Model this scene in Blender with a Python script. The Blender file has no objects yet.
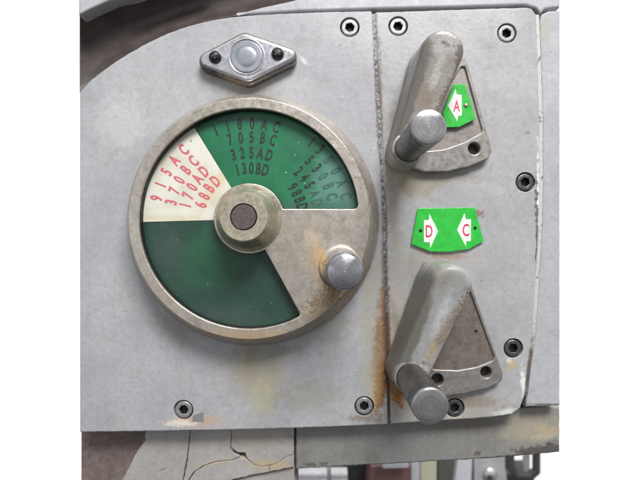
import bpy, bmesh, math, random
from mathutils import Vector, Matrix, noise as mnoise
from mathutils.geometry import tessellate_polygon
random.seed(7)
S = 0.00075          # metres per millimetre-like drawing unit
D = 450.0            # camera distance from the cover plates in drawing units
R = math.radians

# ------------------------------------------------------------------ camera, world, lights
scene = bpy.context.scene
cam_d = bpy.data.cameras.new('camera'); cam = bpy.data.objects.new('camera', cam_d)
scene.collection.objects.link(cam); scene.camera = cam
cam.location = (0, -D*S, 0); cam.rotation_euler = (R(90), 0, 0)
cam_d.sensor_width = 36; cam_d.lens = 36*D/640.0
cam_d.clip_start = 0.005; cam_d.clip_end = 50
cam_d.dof.use_dof = True; cam_d.dof.focus_distance = (D-44)*S; cam_d.dof.aperture_fstop = 6.8

world = bpy.data.worlds.new('World'); scene.world = world; world.use_nodes = True
wn = world.node_tree.nodes; wl = world.node_tree.links
bg = wn['Background']
tc = wn.new('ShaderNodeTexCoord')
sp = wn.new('ShaderNodeSeparateXYZ'); wl.new(tc.outputs['Generated'], sp.inputs[0])
mr = wn.new('ShaderNodeMapRange'); mr.inputs[1].default_value = 0.45; mr.inputs[2].default_value = 0.73
wl.new(sp.outputs[1], mr.inputs[0])
# workshop half (towards the camera): brighter overhead, darker floor, soft unevenness
up = wn.new('ShaderNodeMapRange'); up.inputs[1].default_value = -0.6; up.inputs[2].default_value = 0.9
up.inputs[3].default_value = 0.12; up.inputs[4].default_value = 0.92
wl.new(sp.outputs[2], up.inputs[0])
nz = wn.new('ShaderNodeTexNoise'); nz.inputs['Scale'].default_value = 3.4; nz.inputs['Detail'].default_value = 1
wl.new(tc.outputs['Generated'], nz.inputs['Vector'])
nr = wn.new('ShaderNodeMapRange'); nr.inputs[1].default_value = 0.36; nr.inputs[2].default_value = 0.64
nr.inputs[3].default_value = 0.25; nr.inputs[4].default_value = 1.6
wl.new(nz.outputs[0], nr.inputs[0])
mu = wn.new('ShaderNodeMath'); mu.operation = 'MULTIPLY'
wl.new(up.outputs[0], mu.inputs[0]); wl.new(nr.outputs[0], mu.inputs[1])
tint = wn.new('ShaderNodeVectorMath'); tint.operation = 'SCALE'; tint.inputs[0].default_value = (0.97, 0.985, 1.0)
wl.new(mu.outputs[0], tint.inputs['Scale'])
mx = wn.new('ShaderNodeMix'); mx.data_type = 'RGBA'
wl.new(mr.outputs[0], mx.inputs[0]); wl.new(tint.outputs[0], mx.inputs[6]); mx.inputs[7].default_value = (1.04, 1.04, 1.04, 1)
wl.new(mx.outputs[2], bg.inputs['Color']); bg.inputs['Strength'].default_value = 1.0

def area(name, loc, target, sx, sy, power, col):
    l = bpy.data.lights.new(name, 'AREA'); l.shape = 'RECTANGLE'; l.size = sx; l.size_y = sy
    l.energy = power; l.color = col
    o = bpy.data.objects.new(name, l); scene.collection.objects.link(o); o.location = loc
    o.rotation_euler = (Vector(target)-Vector(loc)).to_track_quat('-Z', 'Y').to_euler()
    return o
area('overhead_lamp', (0.34, -1.05, 1.22), (0, 0, 0.0), 0.80, 0.46, 38, (1.0, 0.985, 0.965))
area('side_fill', (-0.9, -1.1, 0.10), (0, 0, 0.0), 0.40, 0.40, 0.9, (0.95, 0.98, 1.0))  # weak fill light added from the left, not a real lamp

scene.view_settings.view_transform = 'Standard'; scene.view_settings.look = 'None'
scene.view_settings.exposure = 0.0; scene.view_settings.gamma = 1.0

# ------------------------------------------------------------------ geometry helpers (drawing units: x right, y up, z out of the panel)
def W(p, z=0.0):
    """feature seen at drawing position p (x right, y down, 640x480 sheet) lying z above the plates -> true x, y"""
    f = (D-z)/D
    return ((p[0]-320)*f, (240-p[1])*f)
def WL(pts, z=0.0): return [W(p, z) for p in pts]
def area2(poly): return sum(a[0]*b[1]-b[0]*a[1] for a, b in zip(poly, poly[1:]+poly[:1]))
def ccw(poly): return list(poly) if area2(poly) > 0 else list(reversed(poly))
def circle(c, r, n=48, a0=0.0): return [(c[0]+r*math.cos(a0+2*math.pi*i/n), c[1]+r*math.sin(a0+2*math.pi*i/n)) for i in range(n)]
def arc(c, r, a, b, n): return [(c[0]+r*math.cos(R(a+(b-a)*i/n)), c[1]+r*math.sin(R(a+(b-a)*i/n))) for i in range(n+1)]
def hull(pts):
    pts = sorted(set(pts))
    def half(ps):
        h = []
        for p in ps:
            while len(h) > 1 and (h[-1][0]-h[-2][0])*(p[1]-h[-2][1])-(h[-1][1]-h[-2][1])*(p[0]-h[-2][0]) <= 0: h.pop()
            h.append(p)
        return h
    a = half(pts); b = half(reversed(pts)); return a[:-1]+b[:-1]
def rounded(poly, r, n=6):
    out = []; m = len(poly); rr = r if isinstance(r, (list, tuple)) else [r]*m
    for i in range(m):
        p = Vector(poly[i]); a = Vector(poly[i-1])-p; b = Vector(poly[(i+1) % m])-p; q = rr[i]
        if q <= 0: out.append(tuple(p)); continue
        ang = a.angle(b); t = min(q/math.tan(ang/2), a.length*0.49, b.length*0.49)
        p0 = p+a.normalized()*t; p1 = p+b.normalized()*t
        for k in range(n+1):
            u = k/n; v = p0*(1-u)**2+p*2*u*(1-u)+p1*u*u; out.append(tuple(v))
    return out
def rough(poly, amp=0.25, step=3.0, sc=0.15, keep=None):
    out = []; m = len(poly)
    for i in range(m):
        a = Vector(poly[i]); b = Vector(poly[(i+1) % m]); n = max(1, int((b-a).length/step))
        for k in range(n):
            p = a.lerp(b, k/n)
            if keep and keep(p): out.append(tuple(p)); continue
            d = mnoise.noise_vector(Vector((p.x*sc, p.y*sc, 3.3)))+0.5*mnoise.noise_vector(Vector((p.x*sc*3, p.y*sc*3, 8.3)))
            out.append((p.x+d.x*amp, p.y+d.y*amp))
    return out
def inset(poly, d):
    """shrink a ccw polygon by d (grow a cw one)"""
    m = len(poly); out = []
    for i in range(m):
        p = Vector(poly[i]); e0 = (p-Vector(poly[i-1])); e1 = (Vector(poly[(i+1) % m])-p)
        if e0.length < 1e-9 or e1.length < 1e-9: out.append(tuple(p)); continue
        e0.normalize(); e1.normalize()
        n0 = Vector((-e0.y, e0.x)); n1 = Vector((-e1.y, e1.x)); n = n0+n1
        if n.length < 1e-4: n = n0.copy()
        n.normalize(); c = max(0.5, n.dot(n0)); q = p+n*(d/c); out.append((q.x, q.y))
    return out
class G:
    """collects geometry in drawing units and links it as one mesh object"""
    def __init__(s): s.v = []; s.f = []
    def add(s, vs, fs):
        o = len(s.v); s.v += [tuple(v) for v in vs]; s.f += [tuple(i+o for i in f) for f in fs]; return s
    def loops(s, rings, close=True):
        n = len(rings[0]); vs = [p for r in rings for p in r]; fs = []
        for k in range(len(rings)-1):
            for i in range(n if close else n-1):
                j = (i+1) % n; fs.append((k*n+i, k*n+j, (k+1)*n+j, (k+1)*n+i))
        return s.add(vs, fs)
    def plate(s, outer, z0, z1, bev=0.8, holes=(), seg=3, zf=None, back=False, hbev=None):
        lo = [ccw(outer)]+[list(reversed(ccw(h))) for h in holes]
        zf = zf or (lambda x, y: 0.0)
        tops = []
        for li, L in enumerate(lo):
            if li and hbev is not None: bev = hbev
            rings = [[(x, y, z0) for x, y in L], [(x, y, z1-bev+zf(x, y)) for x, y in L]]
            for k in range(1, seg+1):
                a = math.pi/2*k/seg; q = inset(L, bev*(1-math.cos(a)))
                rings.append([(x, y, z1-bev+bev*math.sin(a)+zf(x, y)) for x, y in q])
            if bev <= 0: rings = rings[:2]
            s.loops(rings); tops.append([Vector(p) for p in rings[-1]])
        flat = [p for t in tops for p in t]
        tris = tessellate_polygon([[Vector((p.x, p.y, 0)) for p in t] for t in tops])
        fs = []
        for t in tris:
            a, b, c = (flat[i] for i in t)
            n = (b-a).cross(c-a); fs.append(t if n.z > 0 else t[::-1])
        s.add(flat, fs)
        if back: s.add([(p[0], p[1], z0) for p in lo[0]], [tuple(reversed(range(len(lo[0]))))])
        return s
    def lathe(s, prof, c=(0, 0), seg=64, caps=True):
        rings = [[(c[0]+r*math.cos(2*math.pi*i/seg), c[1]+r*math.sin(2*math.pi*i/seg), z) for i in range(seg)] for r, z in prof]
        s.loops(rings)
        if caps and prof[-1][0] > 1e-6: s.add(rings[-1], [tuple(range(seg))])
        return s
    def tube(s, pts, r, seg=10):
        pts = [Vector(p) for p in pts]; rings = []
        for i, p in enumerate(pts):
            t = (pts[min(i+1, len(pts)-1)]-pts[max(i-1, 0)]).normalized()
            u = t.orthogonal().normalized() if i == 0 else (u-t*u.dot(t)).normalized()
            w = t.cross(u); rings.append([tuple(p+u*r*math.cos(2*math.pi*k/seg)+w*r*math.sin(2*math.pi*k/seg)) for k in range(seg)])
        s.loops(rings); s.add(rings[0], [tuple(reversed(range(seg)))]); s.add(rings[-1], [tuple(range(seg))]); return s
    def xf(s, fn): s.v = [fn(v) for v in s.v]; return s
    def build(s, name, mat, parent=None, root=None, smooth=32, origin=None):
        org = Vector(root['_o']) if root is not None else (Vector(origin) if origin else Vector((0, 0, 0)))
        me = bpy.data.meshes.new(name)
        me.from_pydata([((x-org.x)*S, -(z-org.z)*S, (y-org.y)*S) for x, y, z in s.v], [], s.f)
        bm = bmesh.new(); bm.from_mesh(me)
        bmesh.ops.remove_doubles(bm, verts=bm.verts, dist=0.00001)
        bm.to_mesh(me); bm.free()
        for p in me.polygons: p.use_smooth = True
        me.set_sharp_from_angle(angle=R(smooth))
        for p in me.polygons:
            if abs(p.normal.y) > 0.99999: p.use_smooth = False
        me.materials.append(mat)
        o = bpy.data.objects.new(name, me); scene.collection.objects.link(o)
        if parent is not None: o.parent = parent
        elif origin: o.location = (org.x*S, -org.z*S, org.y*S)
        return o
def thing(name, label, cat, o=(0, 0, 0), group=None, kind=None):
    e = bpy.data.objects.new(name, None); scene.collection.objects.link(e)
    e.empty_display_size = 0.01
    e.location = (o[0]*S, -o[2]*S, o[1]*S); e['_o'] = list(map(float, o))
    e['label'] = label; e['category'] = cat
    if group: e['group'] = group
    if kind: e['kind'] = kind
    return e
def glyphs(items, height, width=0.72, weight=0.0, z=0.0, thick=0.12):
    """items: (char, x, y, angle degrees) -> G holding all the characters of one line"""
    g = G()
    for ch, x, y, ang in items:
        cu = bpy.data.curves.new('t', 'FONT'); cu.body = ch; cu.size = 1.0; cu.align_x = 'CENTER'; cu.resolution_u = 4
        cu.offset = weight
        ob = bpy.data.objects.new('t', cu); scene.collection.objects.link(ob)
        dg = bpy.context.evaluated_depsgraph_get(); me = bpy.data.meshes.new_from_object(ob.evaluated_get(dg))
        bpy.data.objects.remove(ob); bpy.data.curves.remove(cu)
        k = height/0.69; ca, sa = math.cos(R(ang)), math.sin(R(ang)); vs = []
        for v in me.vertices:
            a = v.co.x*k*width; b = (v.co.y-0.345)*k
            vs.append((x+a*ca-b*sa, y+a*sa+b*ca, z+thick))
        fs = [tuple(p.vertices) for p in me.polygons]
        fx = []
        for f in fs:
            a, b, c = (Vector(vs[i]) for i in f[:3]); fx.append(f if (b-a).cross(c-a).z > 0 else f[::-1])
        g.add(vs, fx); bpy.data.meshes.remove(me)
    return g

# ------------------------------------------------------------------ materials
class M:
    def __init__(s, name, rough=0.5, metal=0.0, spec=0.5):
        s.m = bpy.data.materials.new(name); s.m.use_nodes = True; s.t = s.m.node_tree; s.n = s.t.nodes
        s.b = s.n['Principled BSDF']; s.b.inputs['Roughness'].default_value = rough
        s.b.inputs['Metallic'].default_value = metal; s.b.inputs['Specular IOR Level'].default_value = spec
        g = s.n.new('ShaderNodeNewGeometry'); s.g = g
        sc = s.n.new('ShaderNodeVectorMath'); sc.operation = 'SCALE'; sc.inputs['Scale'].default_value = 1/S
        s.lk(g.outputs['Position'], sc.inputs[0]); s.p = sc.outputs[0]; s.seed = 0.0
    def lk(s, a, b): s.t.links.new(a, b)
    def put(s, v, sock):
        if hasattr(v, 'is_output') or isinstance(v, bpy.types.NodeSocket): s.lk(v, sock)
        else: sock.default_value = v
    def math(s, op, a, b=0.0, c=0.0, clamp=False):
        n = s.n.new('ShaderNodeMath'); n.operation = op; n.use_clamp = clamp
        s.put(a, n.inputs[0]); s.put(b, n.inputs[1]); s.put(c, n.inputs[2]); return n.outputs[0]
    def noise(s, size, detail=4, rough=0.55, dist=0.0, stretch=(1, 1, 1)):
        mp = s.n.new('ShaderNodeMapping'); s.seed += 17.3
        mp.inputs['Location'].default_value = (s.seed, s.seed*0.7, s.seed*1.3)
        mp.inputs['Scale'].default_value = tuple(q/size for q in stretch); s.lk(s.p, mp.inputs[0])
        n = s.n.new('ShaderNodeTexNoise'); n.inputs['Scale'].default_value = 1.0; n.inputs['Detail'].default_value = detail
        n.inputs['Roughness'].default_value = rough; n.inputs['Distortion'].default_value = dist
        s.lk(mp.outputs[0], n.inputs['Vector']); return n.outputs[0]
    def vor(s, size, feat='F1', stretch=(1, 1, 1), out=0):
        mp = s.n.new('ShaderNodeMapping'); s.seed += 11.1
        mp.inputs['Location'].default_value = (s.seed, s.seed*0.7, s.seed*1.3)
        mp.inputs['Scale'].default_value = tuple(q/size for q in stretch); s.lk(s.p, mp.inputs[0])
        n = s.n.new('ShaderNodeTexVoronoi'); n.feature = feat; n.inputs['Scale'].default_value = 1.0
        s.lk(mp.outputs[0], n.inputs['Vector']); return n.outputs[out]
    def ramp(s, v, a, b, lo=0.0, hi=1.0, smooth=True):
        n = s.n.new('ShaderNodeMapRange'); n.interpolation_type = 'SMOOTHSTEP' if smooth else 'LINEAR'
        s.put(v, n.inputs[0]); s.put(a, n.inputs[1]); s.put(b, n.inputs[2]); s.put(lo, n.inputs[3]); s.put(hi, n.inputs[4]); return n.outputs[0]
    def mix(s, f, a, b):
        n = s.n.new('ShaderNodeMix'); n.data_type = 'RGBA'; s.put(f, n.inputs[0])
        for v, k in ((a, 6), (b, 7)): s.put(v if not isinstance(v, tuple) else (*v, 1)[:4], n.inputs[k])
        return n.outputs[2]
    def blob(s, cx, cy, rx, ry, ang=0, z=0, wob=0.7, size=9.0, soft=0.75):
        """irregular patch centred on drawing position cx, cy"""
        x, y = W((cx, cy), z); sep = s.n.new('ShaderNodeSeparateXYZ'); s.lk(s.p, sep.inputs[0])
        dx = s.math('SUBTRACT', sep.outputs[0], x); dy = s.math('SUBTRACT', sep.outputs[2], y)
        ca, sa = math.cos(R(ang)), math.sin(R(ang))
        u = s.math('ADD', s.math('MULTIPLY', dx, ca/rx), s.math('MULTIPLY', dy, sa/rx))
        v = s.math('ADD', s.math('MULTIPLY', dx, -sa/ry), s.math('MULTIPLY', dy, ca/ry))
        d = s.math('SQRT', s.math('ADD', s.math('MULTIPLY', u, u), s.math('MULTIPLY', v, v)))
        d = s.math('ADD', d, s.math('MULTIPLY', s.math('SUBTRACT', s.noise(size, 5, 0.65), 0.5), wob*2))
        return s.ramp(d, 1.0, 1.0-soft)
    def edge(s, r=1.5, lo=0.02, hi=0.25, size=3.0, amount=0.5):
        bv = s.n.new('ShaderNodeBevel'); bv.samples = 6; bv.inputs['Radius'].default_value = r*S
        dt = s.n.new('ShaderNodeVectorMath'); dt.operation = 'DOT_PRODUCT'
        s.lk(bv.outputs[0], dt.inputs[0]); s.lk(s.g.outputs['Normal'], dt.inputs[1])
        e = s.math('SUBTRACT', 1.0, dt.outputs['Value']); e = s.ramp(e, lo, hi)
        n = s.ramp(s.noise(size, 4, 0.7), 0.62-amount*0.35, 0.68-amount*0.3)
        return s.math('MULTIPLY', e, n)
    def bump(s, h, strength, dist):
        n = s.n.new('ShaderNodeBump'); n.inputs['Strength'].default_value = strength; n.inputs['Distance'].default_value = dist*S
        s.put(h, n.inputs['Height'])
        if s.b.inputs['Normal'].is_linked: s.lk(s.b.inputs['Normal'].links[0].from_socket, n.inputs['Normal'])
        s.lk(n.outputs[0], s.b.inputs['Normal'])
    def done(s, col=None, rough=None, metal=None):
        if col is not None: s.put(col if not isinstance(col, tuple) else (*col, 1)[:4], s.b.inputs['Base Color'])
        if rough is not None: s.put(rough, s.b.inputs['Roughness'])
        if metal is not None: s.put(metal, s.b.inputs['Metallic'])
        return s.m

RUST = (0.44, 0.17, 0.025)
def paint(name, c1, c2, blobs=(), chip=(0.09, 0.08, 0.075), chips=0.5, edgecol=(0.62, 0.62, 0.6), edgeam=0.6, rough=0.36, grime=0.35, dots=True, cast=0.0):
    m = M(name, rough)
    col = m.mix(m.ramp(m.noise(70, 3, 0.5), 0.35, 0.65), c1, c2)
    col = m.mix(m.math('MULTIPLY', m.ramp(m.noise(26, 5, 0.65, 0.6), 0.5, 0.75), grime), col, (c1[0]*0.72, c1[1]*0.69, c1[2]*0.62))
    streak = m.ramp(m.noise(9, 4, 0.6, 0.3, (1, 1, 0.12)), 0.5, 0.8)
    col = m.mix(m.math('MULTIPLY', streak, grime*0.55), col, (c1[0]*0.6, c1[1]*0.56, c1[2]*0.48))
    fine = m.noise(1.6, 3, 0.7)
    col = m.mix(m.ramp(fine, 0.25, 0.8, 0.0, 0.20), col, (c1[0]*0.6, c1[1]*0.6, c1[2]*0.6))
    spk = m.math('MULTIPLY', m.ramp(m.noise(0.9, 2, 0.8), 0.66, 0.74), m.ramp(m.noise(18, 4, 0.7), 0.45, 0.65)); col = m.mix(m.math('MULTIPLY', spk, 0.65), col, (c1[0]*0.3, c1[1]*0.27, c1[2]*0.24))
    lsp = m.math('MULTIPLY', m.ramp(m.noise(1.1, 2, 0.8), 0.68, 0.74), m.ramp(m.noise(22, 4, 0.7), 0.48, 0.62)); col = m.mix(m.math('MULTIPLY', lsp, 0.4), col, (0.68, 0.69, 0.70))
    mid = m.noise(5.5, 6, 0.75, 0.5); col = m.mix(m.ramp(mid, 0.35, 0.75, 0.0, 0.36), col, (c1[0]*0.55, c1[1]*0.53, c1[2]*0.50))
    ru = m.ramp(m.noise(14, 5, 0.6), 0.3, 0.75, rough*0.75, rough*1.5)
    for b in blobs:
        c, st, args = b[0], b[1], b[2]; kw = b[3] if len(b) > 3 else {}
        mk = m.math('MULTIPLY', m.blob(*args, **kw), st)
        if c == RUST:
            # crusty: bright ochre grains over brown, broken up at the rim
            rn = m.noise(2.4, 5, 0.75); c = m.mix(m.ramp(rn, 0.38, 0.62), (0.15, 0.055, 0.018), (0.52, 0.22, 0.035))
            mk = m.math('MULTIPLY', mk, m.ramp(m.math('ADD', m.noise(3.5, 5, 0.8), m.math('MULTIPLY', mk, 0.45)), 0.50, 0.72))
            m.bump(m.math('MULTIPLY', rn, mk), 0.8, 1.2)
        col = m.mix(mk, col, c)
        ru = m.math('ADD', ru, m.math('MULTIPLY', mk, 0.22))
    e = m.edge(1.6, 0.02, 0.2, 5.0, edgeam); col = m.mix(e, col, edgecol)
    if dots:
        # tiny nicks, rare
        v = m.vor(7.5); sel = m.ramp(m.noise(34, 2), 0.50, 0.60)
        nick = m.math('MULTIPLY', m.ramp(m.math('ADD', v, m.math('MULTIPLY', m.noise(1.5, 2), 0.12)), 0.16, 0.12), sel)
        nick = m.math('MULTIPLY', nick, chips*1.4, clamp=True); col = m.mix(nick, col, chip)
        v2 = m.vor(16); w = m.ramp(m.math('ADD', v2, m.math('MULTIPLY', m.noise(1.2, 2), 0.06)), 0.07, 0.05); col = m.mix(m.math('MULTIPLY', w, 0.7), col, (0.72, 0.73, 0.74))
        scr = m.ramp(m.noise(7, 2, 0.5, 0.4, (4.5, 1, 0.35)), 0.765, 0.80); col = m.mix(m.math('MULTIPLY', scr, 0.3), col, (0.66, 0.67, 0.68))
        m.bump(nick, -0.4, 0.4)
    m.bump(m.noise(5.0, 4, 0.7), 0.4, 0.6); m.bump(m.noise(2.0, 2, 0.6, 0, (1, 1, 0.25)), 0.12, 0.3); m.bump(m.noise(60, 2, 0.5), 0.25, 4.0)
    if cast:
        # sand-cast grain and small dents under the paint
        m.bump(m.noise(2.6, 4, 0.75), cast, 0.9); m.bump(m.ramp(m.vor(6.5), 0.30, 0.12), -cast*0.6, 0.6)
        cg = m.ramp(m.noise(3.2, 5, 0.8), 0.48, 0.70, 0, 0.5); col = m.mix(cg, col, (c1[0]*0.42, c1[1]*0.38, c1[2]*0.32))
    return m.done(col, ru)
def metal(name, c1, c2, rough=0.4, met=0.85, blobs=(), tarn=0.5, size=10, pits=0.3, edgecol=None, brush=None, finebump=0.25):
    m = M(name, rough, met)
    col = m.mix(m.math('MULTIPLY', m.ramp(m.noise(size, 6, 0.7, 0.4), 0.40, 0.66), tarn), c1, c2)
    fine = m.noise(1.3, 3, 0.8)
    col = m.mix(m.ramp(fine, 0.3, 0.75, 0.0, 0.35), col, (c2[0]*0.6, c2[1]*0.6, c2[2]*0.6))
    v = m.vor(4.0); pit = m.math('MULTIPLY', m.ramp(v, 0.22, 0.12), m.ramp(m.noise(8, 3), 0.48, 0.62))
    pit = m.math('MULTIPLY', pit, pits*2, clamp=True); col = m.mix(pit, col, (0.05, 0.04, 0.03))
    ru = m.ramp(m.noise(size*0.6, 5, 0.7), 0.3, 0.7, rough*0.7, min(1, rough*1.5)); me = met
    for b in blobs:
        c, st, args = b[0], b[1], b[2]; kw = b[3] if len(b) > 3 else {}
        mk = m.math('MULTIPLY', m.blob(*args, **kw), st); col = m.mix(mk, col, c)
        ru = m.math('ADD', ru, m.math('MULTIPLY', mk, 0.3))
        me = m.math('MULTIPLY', me, m.math('SUBTRACT', 1.0, m.math('MULTIPLY', mk, 0.8)))
    if edgecol: col = m.mix(m.edge(1.2, 0.02, 0.2, 3.0, 0.9), col, edgecol)
    m.bump(m.noise(1.8, 3, 0.7), finebump, 0.35); m.bump(m.noise(12, 3, 0.6), 0.25, 1.2)
    return m.done(col, ru, me)
def flat(name, c, rough=0.5, met=0.0, var=0.25, size=4):
    m = M(name, rough, met)
    col = m.mix(m.ramp(m.noise(size, 5, 0.65), 0.35, 0.7, 0, var), c, (c[0]*0.4, c[1]*0.4, c[2]*0.4))
    m.bump(m.noise(size*0.5, 3), 0.15, 0.3); return m.done(col, m.ramp(m.noise(size, 3), 0.3, 0.7, rough*0.8, rough*1.25))

RUSTD = (0.13, 0.055, 0.025); OCH = (0.46, 0.36, 0.20); GRIME = (0.16, 0.13, 0.10); BEIGE = (0.36, 0.325, 0.255)
# left cover plate
m_left = paint('grey_enamel', (0.375, 0.38, 0.405), (0.44, 0.445, 0.465), blobs=[
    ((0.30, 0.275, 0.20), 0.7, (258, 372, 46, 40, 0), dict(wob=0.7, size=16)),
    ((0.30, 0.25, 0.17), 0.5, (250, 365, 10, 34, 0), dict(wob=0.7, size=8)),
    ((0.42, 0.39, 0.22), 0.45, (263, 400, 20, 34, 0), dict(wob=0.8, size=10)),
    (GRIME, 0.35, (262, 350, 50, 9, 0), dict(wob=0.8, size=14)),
    (BEIGE, 0.5, (370, 300, 16, 120, 0), dict(wob=0.9, size=12)),
    (RUST, 0.7, (381, 335, 6.5, 30, 0), dict(wob=1.0, size=6)),
    (BEIGE, 0.7, (374, 380, 15, 48, 0), dict(wob=0.9, size=9)),
    ((0.22, 0.17, 0.11), 0.6, (378, 350, 9, 70, -3), dict(wob=1.1, size=7)),
    (RUST, 0.7, (383, 300, 4, 28, 0), dict(wob=1.0, size=5)),
    (RUST, 1.0, (381, 385, 9, 38, -8), dict(wob=0.8, size=7, soft=0.6)),
    (OCH, 0.8, (376, 392, 7, 26, -8), dict(wob=0.8, size=7)),
    ((0.27, 0.155, 0.065), 0.65, (380, 352, 7, 82, -2), dict(wob=0.9, size=9)),
    ((0.20, 0.125, 0.07), 0.6, (384, 320, 3.5, 110, -1), dict(wob=0.9, size=6)),
    (RUSTD, 0.8, (385, 330, 2.6, 90, 0), dict(wob=1.0, size=5)),
    (GRIME, 0.75, (383, 250, 2.6, 80, 0), dict(wob=0.8, size=4)),
    (GRIME, 0.8, (377, 100, 2.8, 75, 2), dict(wob=1.0, size=3)),
    ((0.5, 0.33, 0.22), 0.75, (196, 421, 40, 8, 0), dict(wob=0.7, size=7)),
    ((0.66, 0.62, 0.55), 0.9, (180, 423, 22, 4.5, 0), dict(wob=1.0, size=4)),
    ((0.10, 0.08, 0.07), 0.8, (195, 430.5, 36, 1.3, 0), dict(wob=0.9, size=4)),
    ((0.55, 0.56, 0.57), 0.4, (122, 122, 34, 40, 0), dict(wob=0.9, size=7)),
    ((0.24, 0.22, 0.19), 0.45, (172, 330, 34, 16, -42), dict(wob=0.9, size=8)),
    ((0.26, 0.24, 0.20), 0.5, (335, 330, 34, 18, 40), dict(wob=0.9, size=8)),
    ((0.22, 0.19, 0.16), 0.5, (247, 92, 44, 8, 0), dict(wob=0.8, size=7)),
    ((0.62, 0.62, 0.63), 0.8, (303, 60, 3.0, 7, 40), dict(wob=0.8, size=4)),
    ((0.28, 0.25, 0.19), 0.4, (310, 395, 50, 22, 0), dict(wob=1.0, size=9)),
    ((0.11, 0.07, 0.06), 0.8, (355, 427, 45, 1.6, 2), dict(wob=1.0, size=4)),
    ((0.2, 0.15, 0.12), 0.7, (365, 418, 26, 7, 0), dict(wob=0.9, size=6)),
], edgeam=0.55)
# right cover plate
m_right = paint('grey_enamel_worn', (0.375, 0.378, 0.395), (0.43, 0.43, 0.44), blobs=[
    (BEIGE, 0.75, (400, 165, 26, 50, 0), dict(wob=0.7, size=16)),
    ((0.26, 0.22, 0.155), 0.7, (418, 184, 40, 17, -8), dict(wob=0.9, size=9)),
    ((0.25, 0.21, 0.15), 0.6, (394, 215, 9, 40, 0), dict(wob=0.9, size=8)),
    ((0.27, 0.24, 0.18), 0.55, (420, 252, 14, 40, -20), dict(wob=0.9, size=8)),
    (BEIGE, 0.8, (440, 408, 80, 24, 0), dict(wob=0.6, size=16)),
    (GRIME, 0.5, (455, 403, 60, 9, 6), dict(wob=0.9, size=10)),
    (BEIGE, 0.5, (398, 300, 13, 100, 0), dict(wob=0.8, size=12)),
    (RUST, 0.6, (389, 345, 3.5, 30, 0), dict(wob=0.9, size=5)),
    (RUST, 1.0, (396, 392, 8.5, 20, 20), dict(wob=0.8, size=6, soft=0.6)),
    ((0.25, 0.16, 0.08), 0.6, (392, 370, 6, 56, 6), dict(wob=0.9, size=8)),
    (RUSTD, 0.75, (389, 340, 2.2, 90, 0), dict(wob=1.0, size=5)),
    ((0.20, 0.165, 0.12), 0.6, (398, 130, 9, 48, 10), dict(wob=0.9, size=8)),
    ((0.20, 0.165, 0.12), 0.65, (400, 340, 9, 60, 14), dict(wob=0.9, size=8)),
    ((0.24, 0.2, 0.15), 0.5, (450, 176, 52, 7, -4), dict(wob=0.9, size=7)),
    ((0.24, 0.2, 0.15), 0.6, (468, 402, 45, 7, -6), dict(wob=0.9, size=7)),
    (GRIME, 0.8, (380.5, 90, 3.0, 80, 2), dict(wob=1.1, size=3)),
    (GRIME, 0.6, (386, 220, 2.6, 80, 0), dict(wob=1.0, size=4)),
    ((0.26, 0.14, 0.11), 0.75, (445, 256, 22, 4.2, -3), dict(wob=1.1, size=4)),
    ((0.22, 0.11, 0.09), 0.8, (479, 214, 7, 5, -20), dict(wob=1.3, size=3)),
    ((0.36, 0.27, 0.2), 0.5, (445, 258, 34, 9, 0), dict(wob=0.9, size=8)),
    (OCH, 0.85, (512, 365, 8, 7, 0), dict(wob=1.1, size=4)),
    ((0.66, 0.62, 0.5), 0.9, (509, 361, 3.5, 3.5, 0), dict(wob=1.2, size=3)),
    (GRIME, 0.75, (455, 422, 70, 3.0, 2), dict(wob=1.1, size=5)),
    ((0.74, 0.74, 0.72), 0.9, (524, 385, 4.5, 26, 6), dict(wob=1.0, size=5)),
    ((0.74, 0.74, 0.72), 0.9, (538, 215, 2.2, 90, 0), dict(wob=1.0, size=5)),
    ((0.1, 0.07, 0.06), 0.9, (537.5, 255, 2.0, 90, 1), dict(wob=1.6, size=5, soft=0.3)),
    ((0.7, 0.7, 0.68), 0.7, (506, 412, 16, 5, 14), dict(wob=1.1, size=5)),
    ((0.16, 0.12, 0.1), 0.7, (528, 133, 5, 2.4, 0), dict(wob=1.2, size=3)),
], edgecol=(0.72, 0.72, 0.71), edgeam=0.75, grime=0.42)
m_body = paint('pale_body_enamel', (0.40, 0.41, 0.44), (0.45, 0.46, 0.485), blobs=[
    (BEIGE, 0.5, (545, 30, 12, 30, 0), dict(wob=0.7, size=10)),
    ((0.12, 0.08, 0.06), 0.8, (545, 405, 30, 1.5, 0), dict(wob=0.9, size=4)),
], grime=0.3, edgeam=0.5, edgecol=(0.7, 0.7, 0.7))
m_rail = paint('rail_enamel', (0.225, 0.222, 0.215), (0.28, 0.275, 0.265), blobs=[
    (BEIGE, 0.85, (530, 428, 46, 24, 5, -17), dict(wob=0.6, size=13)),
    (OCH, 0.5, (548, 432, 22, 9, 5, -17), dict(wob=0.9, size=6)),
    ((0.085, 0.075, 0.07), 0.95, (540, 450, 36, 6, 7, -17), dict(wob=1.8, size=6, soft=0.35)),
    ((0.085, 0.075, 0.07), 0.8, (500, 457, 40, 1.6, 5, -17), dict(wob=1.8, size=5, soft=0.3)),
    ((0.42, 0.38, 0.30), 0.7, (548, 436, 18, 5, 7, -17), dict(wob=1.6, size=4)),
    ((0.085, 0.075, 0.07), 0.85, (400, 463.5, 110, 1.2, 3, -17), dict(wob=2.4, size=4, soft=0.3)),
    ((0.085, 0.075, 0.07), 0.8, (478, 454, 4, 3, 3, -17), dict(wob=2.0, size=4, soft=0.3)),
    ((0.085, 0.075, 0.07), 0.8, (316, 464, 16, 2.0, 3, -17), dict(wob=2.6, size=3, soft=0.3)),
    (GRIME, 0.5, (470, 425, 60, 7, 2, -17), dict(wob=0.8, size=10)),
], grime=0.55, edgeam=0.5, edgecol=(0.12, 0.1, 0.09))
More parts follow.
